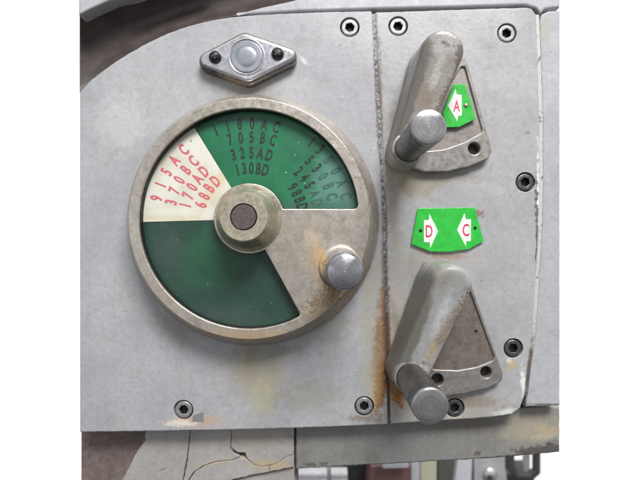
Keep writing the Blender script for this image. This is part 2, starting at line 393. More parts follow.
m_cove = M('dark_brown_recess_enamel', 0.34)
_c = m_cove.mix(m_cove.ramp(m_cove.noise(22, 5, 0.6), 0.35, 0.7), (0.056, 0.044, 0.041), (0.09, 0.074, 0.069))
_cr = m_cove.math('MULTIPLY', m_cove.ramp(m_cove.vor(34, 'DISTANCE_TO_EDGE'), 0.018, 0.008), m_cove.blob(230, 12, 75, 26, 12, wob=0.5, size=20))
_c = m_cove.mix(m_cove.math('MULTIPLY', _cr, 0.85), _c, (0.015, 0.012, 0.01))
_c = m_cove.mix(m_cove.ramp(m_cove.noise(2, 3, 0.7), 0.4, 0.8, 0, 0.3), _c, (0.05, 0.04, 0.035))
m_cove.bump(m_cove.noise(5, 4), 0.3, 0.6); m_cove.bump(_cr, -0.5, 0.8); m_cove = m_cove.done(_c)
m_primer = M('maroon_primer', 0.7)
_c = m_primer.mix(m_primer.ramp(m_primer.noise(7, 6, 0.7), 0.35, 0.65), (0.135, 0.098, 0.092), (0.20, 0.16, 0.15))
_c = m_primer.mix(m_primer.ramp(m_primer.noise(30, 3), 0.4, 0.7, 0, 0.5), _c, (0.10, 0.07, 0.065))
m_primer.bump(m_primer.noise(3, 5, 0.7), 0.6, 1.0); m_primer = m_primer.done(_c)
m_filler = paint('cracked_cream_filler', (0.36, 0.345, 0.335), (0.43, 0.41, 0.40), blobs=[
    (OCH, 0.6, (275, 466, 40, 9, -10, -18), dict(wob=1.0, size=7)),
    (OCH, 0.45, (215, 463, 32, 3.5, 10, -18), dict(wob=1.0, size=5)),
    (BEIGE, 0.5, (255, 440, 40, 18, 0, -18), dict(wob=0.8, size=10)),
    ((0.15, 0.12, 0.1), 0.7, (163, 469, 6, 1.5, 25, -18), dict(wob=1.2, size=3)),
], edgeam=0.3, edgecol=(0.3, 0.25, 0.2), grime=0.4, rough=0.5)
m_gap = flat('dark_backing', (0.035, 0.028, 0.024), 0.8)  # near-black backing behind the seams and dial sectors
# metals
m_dial = metal('tarnished_nickel', (0.57, 0.53, 0.475), (0.27, 0.22, 0.165), 0.30, 0.65, blobs=[
    ((0.33, 0.23, 0.125), 0.65, (318, 264, 15, 28, 15, 30), dict(wob=1.1, size=7)),
    ((0.50, 0.33, 0.15), 0.8, (320, 256, 7, 16, 10, 30), dict(wob=1.8, size=3, soft=0.6)),
    ((0.14, 0.085, 0.045), 0.8, (326, 272, 4, 14, 5, 30), dict(wob=1.5, size=3, soft=0.6)),
    ((0.15, 0.10, 0.06), 0.75, (328, 284, 9, 15, 35, 30), dict(wob=1.0, size=6)),
    ((0.50, 0.39, 0.24), 0.8, (330, 300, 30, 9, 28, 30), dict(wob=2.4, size=2.2, soft=0.4)),
    ((0.13, 0.085, 0.05), 0.7, (330, 296, 26, 10, 28, 30), dict(wob=2.4, size=2.4, soft=0.4)),
    ((0.24, 0.19, 0.14), 0.6, (320, 318, 45, 16, 35, 30), dict(wob=1.0, size=9)),
    ((0.34, 0.23, 0.125), 0.75, (245, 336, 85, 8, 0, 30), dict(wob=1.2, size=5)),
    ((0.22, 0.16, 0.10), 0.6, (362, 285, 10, 45, -32, 25), dict(wob=1.2, size=5)),
    ((0.30, 0.25, 0.19), 0.5, (165, 300, 42, 9, -50, 30), dict(wob=0.9, size=8)),
    ((0.26, 0.22, 0.18), 0.5, (310, 225, 50, 12, 0, 30), dict(wob=1.0, size=10)),
    ((0.5, 0.36, 0.22), 0.4, (312, 240, 12, 14, 0, 30), dict(wob=1.2, size=6)),
], tarn=0.42, size=9, pits=0.2, edgecol=(0.60, 0.58, 0.54))
m_hub = metal('brassy_worn_nickel', (0.62, 0.57, 0.47), (0.40, 0.34, 0.22), 0.33, 0.75, tarn=0.7, size=6, pits=0.2, edgecol=(0.75, 0.70, 0.60))
m_knob = metal('polished_steel', (0.50, 0.50, 0.53), (0.34, 0.34, 0.37), 0.26, 0.95, tarn=0.5, size=9, pits=0.1, edgecol=(0.75, 0.75, 0.78), finebump=0.12)
def turned(name, cx, cy, z, c1, c2, edgecol=(0.8, 0.79, 0.8)):
    """machined end face: concentric tool marks about its own axis"""
    m = M(name, 0.34, 0.85); x, y = cx, cy
    sep = m.n.new('ShaderNodeSeparateXYZ'); m.lk(m.p, sep.inputs[0])
    dx = m.math('SUBTRACT', sep.outputs[0], x); dy = m.math('SUBTRACT', sep.outputs[2], y)
    r = m.math('SQRT', m.math('ADD', m.math('MULTIPLY', dx, dx), m.math('MULTIPLY', dy, dy)))
    rings = m.math('SINE', m.math('MULTIPLY', r, 6.5)); big = m.math('SINE', m.math('MULTIPLY', r, 1.9))
    col = m.mix(m.ramp(big, -1, 1, 0.0, 0.38), c1, c2)
    col = m.mix(m.ramp(m.noise(5, 5, 0.7), 0.4, 0.7, 0, 0.18), col, c2)
    dot = m.ramp(r, 0.75, 0.45); col = m.mix(dot, col, (0.85, 0.85, 0.85))
    col = m.mix(m.edge(1.8, 0.02, 0.12, 3.0, 1.2), col, edgecol)
    m.bump(rings, 0.14, 0.15); m.bump(m.noise(6, 2), 0.10, 0.6)
    return m.done(col, m.ramp(m.noise(6, 4), 0.3, 0.7, 0.17, 0.30))
m_grip = metal('dark_oiled_steel', (0.15, 0.15, 0.155), (0.075, 0.075, 0.08), 0.34, 0.8, tarn=0.7, size=12, pits=0.15, edgecol=(0.6, 0.6, 0.6), finebump=0.15)
m_arm_up = paint('arm_enamel_bare_worn', (0.41, 0.39, 0.37), (0.31, 0.285, 0.26), blobs=[
    ((0.115, 0.105, 0.09), 0.92, (403, 104, 12, 70, -19, 20), dict(wob=0.3, size=9, soft=0.4)),  # left wall darkened: part grime, part shade painted into the colour
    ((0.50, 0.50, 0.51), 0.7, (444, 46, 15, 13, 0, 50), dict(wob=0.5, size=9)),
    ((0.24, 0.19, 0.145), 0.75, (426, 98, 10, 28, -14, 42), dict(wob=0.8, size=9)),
    ((0.60, 0.57, 0.53), 0.5, (437, 72, 6, 24, -16, 48), dict(wob=0.8, size=8)),  # pale stripe along the front: a highlight painted into the colour
    ((0.15, 0.13, 0.11), 0.9, (445, 44, 6, 3, -20, 50), dict(wob=1.0, size=4)),
    ((0.16, 0.12, 0.09), 0.75, (447, 92, 4, 36, -28, 40), dict(wob=2.2, size=3.2, soft=0.45)),
    ((0.13, 0.10, 0.08), 0.8, (457, 62, 5, 14, 0, 40), dict(wob=1.6, size=3.5, soft=0.3)),
], chips=0.8, edgecol=(0.16, 0.12, 0.09), edgeam=0.35, grime=0.8, rough=0.24, cast=0.45)
m_arm_up.node_tree.nodes['Principled BSDF'].inputs['Coat Weight'].default_value = 0.5
m_arm_up.node_tree.nodes['Principled BSDF'].inputs['Coat Roughness'].default_value = 0.16
m_arm_lo = paint('arm_enamel_grey', (0.40, 0.41, 0.425), (0.31, 0.31, 0.30), blobs=[
    ((0.115, 0.11, 0.088), 0.92, (406, 326, 12, 72, -18.5, 20), dict(wob=0.3, size=9, soft=0.4)),  # dark left side: grime plus shade put into the colour
    ((0.22, 0.21, 0.18), 0.7, (436, 276, 10, 18, -20, 30), dict(wob=0.7, size=8)),
    ((0.50, 0.52, 0.56), 0.6, (441, 318, 7, 34, -17, 48), dict(wob=0.5, size=8)),  # pale bluish stripe, the arm's highlight put into its colour
    ((0.17, 0.10, 0.065), 0.8, (444, 326, 3.6, 38, -28, 38), dict(wob=2.2, size=3.2, soft=0.45)),
    ((0.30, 0.24, 0.18), 0.55, (440, 328, 8, 36, -28, 36), dict(wob=1.0, size=6)),
    ((0.42, 0.33, 0.22), 0.7, (430, 350, 8, 14, -20, 36), dict(wob=1.2, size=5)),
    ((0.15, 0.10, 0.08), 0.8, (466, 300, 3, 12, -20, 40), dict(wob=1.5, size=3, soft=0.3)),
    ((0.2, 0.2, 0.23), 0.8, (464, 288, 3, 3, 0, 48), dict(wob=0.8, size=3)),
    ((0.56, 0.53, 0.46), 0.7, (418, 367, 14, 5, -10, 38), dict(wob=0.9, size=4)),
], chips=0.6, edgecol=(0.55, 0.54, 0.52), edgeam=0.5, grime=0.7, rough=0.30, cast=0.35)
m_arm_lo.node_tree.nodes['Principled BSDF'].inputs['Coat Weight'].default_value = 0.15
m_arm_lo.node_tree.nodes['Principled BSDF'].inputs['Coat Roughness'].default_value = 0.16
m_quad_up = metal('quadrant_iron_warm', (0.33, 0.295, 0.28), (0.22, 0.19, 0.175), 0.45, 0.35, tarn=0.7, size=9, pits=0.35)
m_quad_lo = metal('quadrant_iron_brown', (0.235, 0.20, 0.175), (0.15, 0.125, 0.108), 0.5, 0.4, tarn=0.8, size=10, pits=0.35)
m_rim = metal('quadrant_rim_iron', (0.36, 0.34, 0.325), (0.22, 0.20, 0.18), 0.38, 0.55, tarn=0.6, size=9, pits=0.25, edgecol=(0.7, 0.68, 0.66))
m_cap = metal('chromed_cap', (0.64, 0.63, 0.68), (0.50, 0.49, 0.52), 0.24, 0.8, blobs=[
    ((0.10, 0.085, 0.075), 0.85, (222, 82, 34, 6, -27, 5), dict(wob=0.7, size=6)),
    ((0.10, 0.085, 0.075), 0.85, (276, 82, 30, 6, 27, 5), dict(wob=0.7, size=6)),
    ((0.17, 0.16, 0.16), 0.85, (218, 41, 36, 4.5, 31, 9), dict(wob=0.7, size=6)),
    ((0.17, 0.16, 0.16), 0.85, (275, 37, 36, 4.5, -26, 9), dict(wob=0.7, size=6)),
    ((0.30, 0.18, 0.07), 0.85, (285, 76, 11, 5, 28, 8), dict(wob=1.1, size=4)),
    ((0.34, 0.24, 0.11), 0.7, (268, 84, 16, 4, 25, 6), dict(wob=0.8, size=5)),
    ((0.20, 0.13, 0.07), 0.85, (212, 76, 20, 5, -30, 6), dict(wob=0.9, size=5)),
    ((0.10, 0.07, 0.05), 0.8, (203, 70, 8, 6, -20, 5), dict(wob=0.9, size=5)),
], tarn=0.3, size=12, pits=0.0, finebump=0.05)
m_blk = metal('blackened_screw', (0.035, 0.035, 0.038), (0.02, 0.02, 0.02), 0.28, 0.6, tarn=0.5, size=4, pits=0.0)
m_scr_l = metal('painted_screw_head', (0.38, 0.38, 0.385), (0.25, 0.25, 0.25), 0.35, 0.5, tarn=0.5, size=4, pits=0.25, edgecol=(0.7, 0.7, 0.7))
m_scr_d = metal('oiled_screw_head', (0.17, 0.17, 0.175), (0.08, 0.08, 0.08), 0.35, 0.8, tarn=0.5, size=4, pits=0.1, edgecol=(0.42, 0.42, 0.42))
m_sock = flat('recess_shade_black', (0.010, 0.010, 0.011), 0.5)  # near-black: the shade inside sockets and holes put into the colour
m_green = M('bright_green_sign_enamel', 0.35)
_c = m_green.mix(m_green.ramp(m_green.noise(9, 5, 0.7), 0.35, 0.7), (0.022, 0.50, 0.045), (0.03, 0.41, 0.05))
_c = m_green.mix(m_green.edge(0.8, 0.02, 0.2, 2.5, 0.8), _c, (0.10, 0.62, 0.12)); 
_c = m_green.mix(m_green.math('MULTIPLY', m_green.ramp(m_green.noise(6, 6, 0.75, 0.5), 0.5, 0.72), 0.45), _c, (0.05, 0.22, 0.05))
_c = m_green.mix(m_green.math('MULTIPLY', m_green.ramp(m_green.noise(1.2, 3, 0.8), 0.62, 0.72), 0.5), _c, (0.16, 0.42, 0.15))
_c = m_green.mix(m_green.math('MULTIPLY', m_green.ramp(m_green.noise(5, 2, 0.5, 0.5, (4, 1, 0.5)), 0.70, 0.76), 0.6), _c, (0.25, 0.55, 0.25))
m_green.put(m_green.ramp(m_green.noise(7, 5, 0.7), 0.35, 0.7, 0.22, 0.55), m_green.b.inputs['Roughness']); m_green.bump(m_green.noise(8, 3), 0.3, 1.0); m_green = m_green.done(_c)
m_white = flat('white_sign_enamel', (0.80, 0.80, 0.79), 0.4, var=0.3, size=3)
m_pink = flat('crimson_ink', (0.62, 0.03, 0.10), 0.5, var=0.2, size=2)
m_sred = flat('red_figures_ink', (0.62, 0.14, 0.17), 0.5, var=0.3, size=2)
m_ink = flat('dark_figures_ink', (0.012, 0.028, 0.020), 0.5, var=0.6, size=3)
m_ink2 = flat('faded_figures_ink', (0.040, 0.115, 0.092), 0.5, var=0.3, size=3)
m_cream = M('cream_dial_enamel', 0.3)
_c = m_cream.mix(m_cream.ramp(m_cream.noise(24, 4, 0.6), 0.35, 0.7), (0.70, 0.685, 0.62), (0.60, 0.575, 0.48))
_c = m_cream.mix(m_cream.math('MULTIPLY', m_cream.blob(213, 190, 10, 46, -32, 20, size=9), 0.65), _c, (0.60, 0.53, 0.33))
_c = m_cream.mix(m_cream.math('MULTIPLY', m_cream.blob(170, 218, 50, 5, 0, 20, size=6), 0.6), _c, (0.58, 0.52, 0.34))
_c = m_cream.mix(m_cream.math('MULTIPLY', m_cream.blob(191, 141, 1.6, 1.6, 0, 20, size=3), 0.9), _c, (0.2, 0.16, 0.06))
m_cream = m_cream.done(_c)
def green_dial(name, a, b, haze):
    m = M(name, 0.28); c = m.mix(m.ramp(m.noise(28, 4, 0.6), 0.35, 0.68), a, b)
    for col, st, args, kw in haze: c = m.mix(m.math('MULTIPLY', m.blob(*args, **kw), st), c, col)
    c = m.mix(m.ramp(m.noise(2.2, 4, 0.75), 0.55, 0.8, 0, 0.3), c, (0.16, 0.25, 0.21))
    w = m.ramp(m.vor(9), 0.09, 0.05); c = m.mix(m.math('MULTIPLY', w, m.ramp(m.noise(30, 2), 0.46, 0.56, 0, 0.8)), c, (0.45, 0.55, 0.48))
    sc = m.ramp(m.noise(6, 2, 0.5, 0.6, (3.0, 1, 0.5)), 0.74, 0.78); c = m.mix(m.math('MULTIPLY', sc, 0.25), c, (0.4, 0.5, 0.45))
    return m.done(c, m.ramp(m.noise(12, 4), 0.3, 0.7, 0.22, 0.42))
m_gr1 = green_dial('green_dial_enamel', (0.014, 0.165, 0.072), (0.016, 0.125, 0.060), [
    ((0.115, 0.25, 0.215), 0.8, (338, 180, 34, 44, -20, 20), dict(wob=0.6, size=16)),
    ((0.10, 0.14, 0.14), 0.6, (352, 188, 12, 40, -12, 20), dict(wob=0.8, size=10)),
    ((0.06, 0.12, 0.10), 0.6, (310, 206, 50, 6, 0, 20), dict(wob=0.8, size=7)),
    ((0.05, 0.09, 0.09), 0.5, (235, 118, 50, 6, -5, 20), dict(wob=0.8, size=7)),
])
m_gr2 = green_dial('dark_green_dial_enamel', (0.019, 0.052, 0.038), (0.022, 0.064, 0.045), [
    ((0.020, 0.098, 0.048), 0.8, (212, 258, 46, 38, 0, 20), dict(wob=0.7, size=16)),
    ((0.07, 0.095, 0.085), 0.40, (225, 318, 75, 20, 0, 20), dict(wob=0.7, size=14, soft=1.0)),
    ((0.07, 0.09, 0.08), 0.35, (168, 250, 24, 42, 0, 20), dict(wob=0.7, size=14, soft=1.0)),
])
m_lens = M('clouded_glass_lens', 0.2)
_c = m_lens.mix(m_lens.ramp(m_lens.noise(9, 4), 0.35, 0.7), (0.29, 0.305, 0.34), (0.21, 0.225, 0.26)); m_lens.b.inputs['Metallic'].default_value = 0.25; m_lens.b.inputs['Roughness'].default_value = 0.38
m_lens.bump(m_lens.noise(6, 3), 0.2, 0.6); m_lens = m_lens.done(_c)

# ------------------------------------------------------------------ casting behind the plates
arch = [(79.7, 92), (92, 79), (105, 69), (118, 60), (130, 52.5), (143, 45), (155, 39), (168, 33.3), (180, 28.6), (192, 25), (205, 21.5), (217, 19.2), (230, 17.2), (250, 15.2), (280, 13.6), (320, 12), (350, 11.3), (371, 10.8)]
left_r = [(372.5, 14), (374, 60), (378, 120), (381, 180), (383, 220), (384.8, 300), (386.8, 380), (388, 424)]
right_l = [(375.6, 12), (377.3, 60), (381.2, 120), (384.2, 180), (386, 220), (387.6, 300), (389.4, 380), (390.6, 424.3)]
right_o = right_l[::-1]+[(400, 11.3), (450, 9.6), (525, 7.2), (532, 8.5), (536.2, 14), (538, 60), (539.8, 120), (540, 180), (539, 230), (536.5, 270), (533, 330), (527.5, 370), (524, 398), (520.5, 408), (512, 414.5), (490, 417.8), (440, 421)]
casting = thing('machine_casting', 'pale grey machine casting around both cover plates, with a dark rounded recess at top left', 'machine body', (0, 0, -40))
# hidden carrier slab that closes the seams
car = WL([(84, 100), (130, 62), (180, 38), (230, 26), (300, 18), (545, 18), (545, 402), (300, 415), (84, 418)])
G().plate(car, -38, -9, 0, seg=0).build('carrier_slab', m_gap, casting, casting)
G().plate([(-238, 262), (238, 262), (238, -190), (-238, -190)], -75, -38.5, 3, back=True).build('body_block', m_body, casting, casting)
# recess: swept cove from plate edge out to the rim
def dense(pts, n):
    L = [0.0]
    for a, b in zip(pts, pts[1:]): L.append(L[-1]+math.dist(a, b))
    out = []
    for i in range(n+1):
        t = L[-1]*i/n; k = max(j for j in range(len(L)) if L[j] <= t+1e-9); k = min(k, len(pts)-2)
        u = (t-L[k])/(L[k+1]-L[k]); out.append((pts[k][0]+(pts[k+1][0]-pts[k][0])*u, pts[k][1]+(pts[k+1][1]-pts[k][1])*u))
    return out
inn = dense([(79.7, 91)]+[(x, y-0.3) for x, y in arch[1:14]]+[(282, 5), (318, -8)], 64)
out_ = dense([(79.7, 16), (90, 10.5), (102, 5), (114, 0), (128, -4), (150, -11), (180, -20), (220, -32), (270, -44), (330, -55)], 64)
prof = [(-0.03, -6), (0.0, -11), (0.02, -16), (0.05, -24), (0.12, -31), (0.25, -35), (0.45, -34), (0.65, -29), (0.8, -21), (0.9, -15), (0.96, -11), (1.03, -8)]
rows = []
for s_, z in prof:
    row = []
    for a, b in zip(inn, out_):
        p = (a[0]+(b[0]-a[0])*s_, a[1]+(b[1]-a[1])*s_); x, y = W(p, z); row.append((x, y, z))
    rows.append(row)
g = G(); g.loops(rows[::-1], close=False); g.build('rounded_recess', m_cove, casting, casting, smooth=60)
# pale rim beyond the recess
rim = [(x, y) for x, y in out_[:34]]; rimo = [(79.7, -30)]
g = G(); g.plate(WL(rim+[(rim[-1][0], -40)]+rimo, -4), -20, -2, 1.8, seg=3); g.build('outer_rim', m_body, casting, casting)
# top strip and right flank
top = WL([(232, 15.2), (262, 7), (292, 0.5), (320, -8), (350, -40), (560, -40), (560, 7), (545, 9), (540.5, 14), (536, 8), (525, 4.8), (450, 7), (372, 8.8), (300, 11)], -5)
G().plate(rough(top, 0.15, 6), -30, -5, 2.2, seg=4).build('top_strip', m_body, casting, casting)
fl = WL([(560, 10.5), (560, 405.5), (526, 407), (526.5, 399), (530, 371), (535.4, 330), (539, 270), (541.6, 230), (542.6, 180), (542.4, 120), (540.6, 60), (539.2, 22), (542, 14), (549, 10.8)], -2)
G().plate(rough(fl, 0.25, 4), -30, -2, 1.6, seg=3).build('right_flank', m_body, casting, casting)

# ------------------------------------------------------------------ rail and cracked filler below
rail = thing('bottom_rail', 'grey painted rail with dark chipped lower edge running under the cover plates', 'rail', (100, -200, -40))
rl = WL([(296, 415), (520, 408), (526, 407.4), (560, 406.6), (560, 452.3), (540, 454.5), (500, 458), (460, 460.5), (400, 463.8), (330, 467.3), (296, 469.3)], -17)
G().plate(rough(rl, 0.5, 3), -60, -17, 2.0, seg=4).build('rail_face', m_rail, rail, rail)

fil = thing('cracked_base', 'cream painted filler with cracks over a bare maroon patch, below the left cover plate', 'machine base', (-130, -210, -40))
bk = WL([(81, 424), (297, 424), (297, 500), (81, 500)], -26)
G().plate(bk, -60, -26, 1, seg=2).build('maroon_patch', m_primer, fil, fil)
def piece(pts, z=-18, amp=0.6):
    G().plate(rough(inset(ccw(WL(pts, z)), -0.5), amp, 2.2, 0.3), -25.9, z, 0.6, seg=2).build('filler_layer', m_filler, fil, fil)
piece([(146.5, 424), (189.4, 424), (189.2, 434), (187, 452), (184.5, 466), (181, 486), (119, 486), (124, 478), (131, 464), (138, 451), (145.5, 441)])
piece([(191, 424), (230.4, 424), (230.6, 436), (229.6, 447), (233, 453.5), (238, 456.5), (232, 459.5), (216, 461), (204, 465), (194, 471), (187, 481), (184, 481), (187, 466), (189, 452), (190.6, 438)])
piece([(232.2, 424), (293.5, 424), (293.5, 453.5), (285, 456.5), (279, 461.5), (271, 464.5), (262, 466), (253, 463.5), (247.5, 458), (245.6, 452.6), (238, 452), (233.5, 449), (231.5, 446)])
piece([(293.5, 455), (293.5, 466.5), (270.5, 471), (270, 466.6), (279, 462.8), (285.5, 458)])
piece([(268.8, 466.8), (269, 471.4), (250, 475), (226, 481), (216, 486), (183, 488), (188, 483.5), (195, 472.6), (205, 466.5), (217, 462.6), (233, 461), (240, 457.8), (246, 459.4), (252.5, 464.8), (261, 467.2)])

piece([(294, 468), (294, 500), (180, 500), (186, 489.5), (216, 488), (227, 482.5), (250, 476.6), (270, 472.6)], -22)

# ------------------------------------------------------------------ screws
def sock_screw(parent, px, py, mat, rot=0.0, wear=None):
    c = W((px, py), 0)
    g = G(); n = 48; ro = 8.5
    hexr = 4.9
    hx = []
    for i in range(6):
        a, b = R(60*i+rot), R(60*(i+1)+rot)
        for k in range(3): u = k/3; hx.append((c[0]+hexr*(math.cos(a)*(1-u)+math.cos(b)*u), c[1]+hexr*(math.sin(a)*(1-u)+math.sin(b)*u)))
    g.plate(circle(c, ro, n), -8.8, -0.5, 1.2, holes=[hx], seg=3, hbev=0.5)
    o = g.build('socket_screw', mat, parent, parent)
    q = G().plate(circle(c, 5.6, 24), -8.9, -6.0, 0, seg=0)
    hin = [(c[0]+(x-c[0])*0.95, c[1]+(y-c[1])*0.95) for x, y in hx]
    q.loops([[(x, y, -6.0) for x, y in reversed(hin)], [(x, y, -2.3) for x, y in reversed(hin)], [(c[0]+(x-c[0])*1.02, c[1]+(y-c[1])*1.02, -2.0) for x, y in reversed(hin)]])
    q.build('hex_socket_shade', m_sock, o, parent)  # dark lining that paints the recess shade into the socket
    return o

# ------------------------------------------------------------------ cover plates
cl = thing('cover_plate', 'large grey enamelled cover plate with arched top edge carrying the round dial', 'cover plate', (-90, 15, -9))
bottom = [(387, 424.6), (330, 427.2), (260, 429.3), (200, 430.8), (140, 431.6), (79.7, 432.4)]
L_sc = [(349.8, 27), (364.3, 406.2), (183.4, 410)]
onedge = lambda p: p.x < -239
out = rough(WL(arch+left_r+bottom), 0.32, 3.0, 0.2, keep=onedge)
G().plate(out, -8.9, 0, 1.3, holes=[circle(W(p), 9.9, 40) for p in L_sc], seg=3, hbev=0.35).build('plate_face', m_left, cl, cl)
sock_screw(cl, *L_sc[0], m_scr_l, 12); sock_screw(cl, *L_sc[1], m_scr_l, 40); sock_screw(cl, *L_sc[2], m_scr_l, 5)
# bright filed notch by the lower left screw
G().plate(rough(WL([(193, 415), (203.5, 411.5), (203.8, 422.5), (192, 421.5)]), 0.5, 2, 0.4), 0, 0.2, 0.1, seg=1).build('bare_metal_notch', m_scr_l, cl, cl)

cr = thing('cover_plate', 'narrow upright grey cover plate with chipped right edge carrying both levers', 'cover plate', (140, 25, -9))
R_sc = [(398.2, 26), (507, 33), (525.5, 182), (513.5, 348.3), (455, 408)]
out = rough(WL(right_o), 0.34, 3.0, 0.2)
G().plate(out, -8.9, 0, 1.5, holes=[circle(W(p), 9.9, 40) for p in R_sc], seg=3, hbev=0.35).build('plate_face', m_right, cr, cr)
for i, p in enumerate(R_sc): sock_screw(cr, *p, m_scr_l if i < 2 else m_scr_d, 17*i+8)

def strip(name, a, b, z, mat):
    g = G(); A = dense(a, 60); B = dense(b, 60)
    g.loops([[(*W(p, 0), z+0.5*mnoise.noise(Vector((p[1]*0.2, p[0]*0.2, 1)))) for p in A], [(*W(p, 0), z+0.5*mnoise.noise(Vector((p[1]*0.2, p[0]*0.2, 1)))) for p in B]], close=False)
    g.f = [f[::-1] for f in g.f] if g.f and (Vector(g.v[g.f[0][1]])-Vector(g.v[g.f[0][0]])).cross(Vector(g.v[g.f[0][2]])-Vector(g.v[g.f[0][1]])).z < 0 else g.f
    g.build(name, mat, casting, casting)
m_seam = M('seam_grime', 0.7)
_c = m_seam.mix(m_seam.ramp(m_seam.noise(2.6, 4, 0.7), 0.42, 0.58), (0.10, 0.092, 0.092), (0.35, 0.34, 0.345))
_c = m_seam.mix(m_seam.blob(387, 380, 12, 180, 0, size=20), _c, (0.07, 0.045, 0.03))
m_seam.bump(m_seam.noise(2, 4, 0.7), 0.8, 1.0); m_seam = m_seam.done(_c)
strip('seam_sealant', [(x-1.6, y) for x, y in left_r], [(x+1.6, y) for x, y in right_l], -0.9, m_seam)
m_seam2 = M('pale_seam_filler', 0.5)
_c = m_seam2.mix(m_seam2.ramp(m_seam2.noise(5, 4, 0.7), 0.56, 0.64), (0.50, 0.50, 0.51), (0.14, 0.11, 0.10)); _c = m_seam2.mix(m_seam2.blob(530, 375, 14, 60, 0, size=8), _c, (0.12, 0.10, 0.09)); m_seam2.bump(m_seam2.noise(2, 4, 0.7), 0.6, 0.8); m_seam2 = m_seam2.done(_c)  # dark lower end: the shaded gap painted onto the strip
rs = [(535.5, 14), (537.5, 60), (539.3, 120), (539.5, 180), (538.5, 230), (536, 270), (532.5, 330), (527, 370), (524.2, 396)]
strip('seam_sealant', [(x-1.2, y) for x, y in rs], [(x+4, y) for x, y in rs], -1.3, m_seam2)

# ------------------------------------------------------------------ dial
C = (-66.3, 20.0)
ZD = 20.0
m_gap_shade = flat('gap_shade_black', (0.008, 0.009, 0.009), 0.6)  # black for the dark gap under the ring, its shade included
dial = thing('speed_dial', 'round speed dial with nickel ring, cream and green sectors and red and black figures', 'dial', (C[0], C[1], 0))
g = G()
win = arc(C, 103, 5, 299, 80)
win = win+[(C[0]+49.3, C[1]-90.5)]
# window: arc, then the slanted edge, round the hub flange, then the level edge
sl_a = (C[0]+15, C[1]-29.5); hub_end = math.degrees(math.atan2(9, 31.8))
flange = arc(C, 33, 297-360, hub_end-360, 40)
flange = arc(C, 33, 297, hub_end, 48)
window = rounded([(C[0]+102.6, C[1]+9)]+[(C[0]+103*math.cos(R(a)), C[1]+103*math.sin(R(a))) for a in range(12, 294, 3)]+[(C[0]+48.6, C[1]-90.8)]+
                 [flange[0]]+flange[1:-1]+[(C[0]+31.8, C[1]+9)],
                 [5]+[0]*94+[4]+[0]*(len(flange)-1)+[0.0])
g.plate(circle(C, 113, 120), 27, 30, 0.9, holes=[window], seg=3)
g.build('dial_frame', m_dial, dial, dial)
g = G().lathe([(125, 0), (125, 3), (124.4, 5), (121.5, 11), (119, 17), (116.2, 23), (114.2, 27.2), (113, 28.9)], C, 128, caps=False)
g.build('dial_rim', m_dial, dial, dial, smooth=50)
G().plate(circle(C, 112, 120), ZD+0.05, 27.1, 0, holes=[inset(ccw(window), 0.5)], seg=0).build('gap_shade_lining', m_gap_shade, dial, dial)  # added lining that paints the shaded gap round the window black
g = G()
def sector(a0, a1, r=112, z0=14.0, z1=20.0): return [(C[0], C[1])]+arc(C, r, a0, a1, max(6, int((a1-a0)/3)))
for nm, a0, a1, mt in (('cream_sector', 121.6, 181.6, m_cream), ('green_sector', -12, 121.2, m_gr1), ('dark_green_sector', 182.0, 330, m_gr2)):
    G().plate(sector(a0, a1), 12, ZD, 0.15, seg=1).build(nm, mt, dial, dial)
G().plate(circle(C, 111.8, 60), 11, ZD-0.8, 0, seg=0).build('backing_disc', m_gap, dial, dial)
def row(txt, r, a0, a1, h, mat, name='figures'):
    h *= 0.99
    r *= (D-ZD)/D; h *= (D-ZD)/D; it = []
    n = len(txt)
    for i, ch in enumerate(txt):
        a = a0+(a1-a0)*i/(n-1)
        it.append((ch, C[0]+r*math.cos(R(a)), C[1]+r*math.sin(R(a)), a-90+random.uniform(-2, 2)))
    glyphs(it, h, 0.58, 0.036, ZD, 0.12).build(name, mat, dial, dial)
row('915AC', 96.5, 167.5, 134, 11.5, m_sred); row('370BC', 81.5, 168, 134.5, 11.5, m_sred)
row('170AD', 67, 168, 134.5, 11.5, m_sred); row('68BD', 52, 164, 133, 11.5, m_sred)
row('1180AC', 95.5, 111.5, 74.3, 11, m_ink); row('705BC', 82, 104.6, 74, 11, m_ink)
row('325AD', 66.5, 105, 73.8, 11, m_ink); row('130BD', 51, 105, 73.4, 11, m_ink)
row('13', 98.5, 51.7, 45, 11, m_ink); row('60AC', 98, 37.5, 13.5, 11, m_ink2)
row('53', 83.5, 45, 37.6, 11, m_ink); row('0BC', 84.5, 30.5, 15.5, 11, m_ink2)
row('245', 68, 45, 30, 11, m_ink); row('AD', 68.5, 21.5, 14, 11, m_ink2)
row('98BD', 53, 37.5, 13.5, 11, m_ink)
# hub
hub = G().lathe([(31, 29.9), (30.2, 31.5), (28.5, 32.5), (26.8, 36), (23.2, 54), (22.2, 58), (20.6, 60), (12, 60), (11.6, 59), (11.6, 50)], C, 72, caps=False).build('hub', m_hub, dial, dial, smooth=40)
G().lathe([(10.9, 50), (10.9, 59.6), (10.3, 60.3), (0.01, 60.3)], C, 48).build('pivot_pin', flat('pin_steel', (0.17, 0.145, 0.14), 0.42, 0.7, 0.4, 3), hub, dial, smooth=40)
# knob
KC = (19.4, -24.7)
G().lathe([(20.5, 29.9), (20.3, 31.5), (19.2, 32.6), (16.8, 32.9), (16.2, 33.8)], KC, 56).build('knob_boss', m_dial, dial, dial, smooth=40)
kn = G().lathe([(10.5, 32), (10.5, 62), (12.0, 67), (14.2, 72), (14.9, 77), (14.9, 96), (14.6, 98), (13.9, 99.3), (12.9, 100), (0.01, 100.2)], KC, 64).build('knob', turned('knob_steel', KC[0], KC[1], 100, (0.40, 0.40, 0.44), (0.27, 0.27, 0.31), (0.62, 0.60, 0.62)), dial, dial, smooth=40)

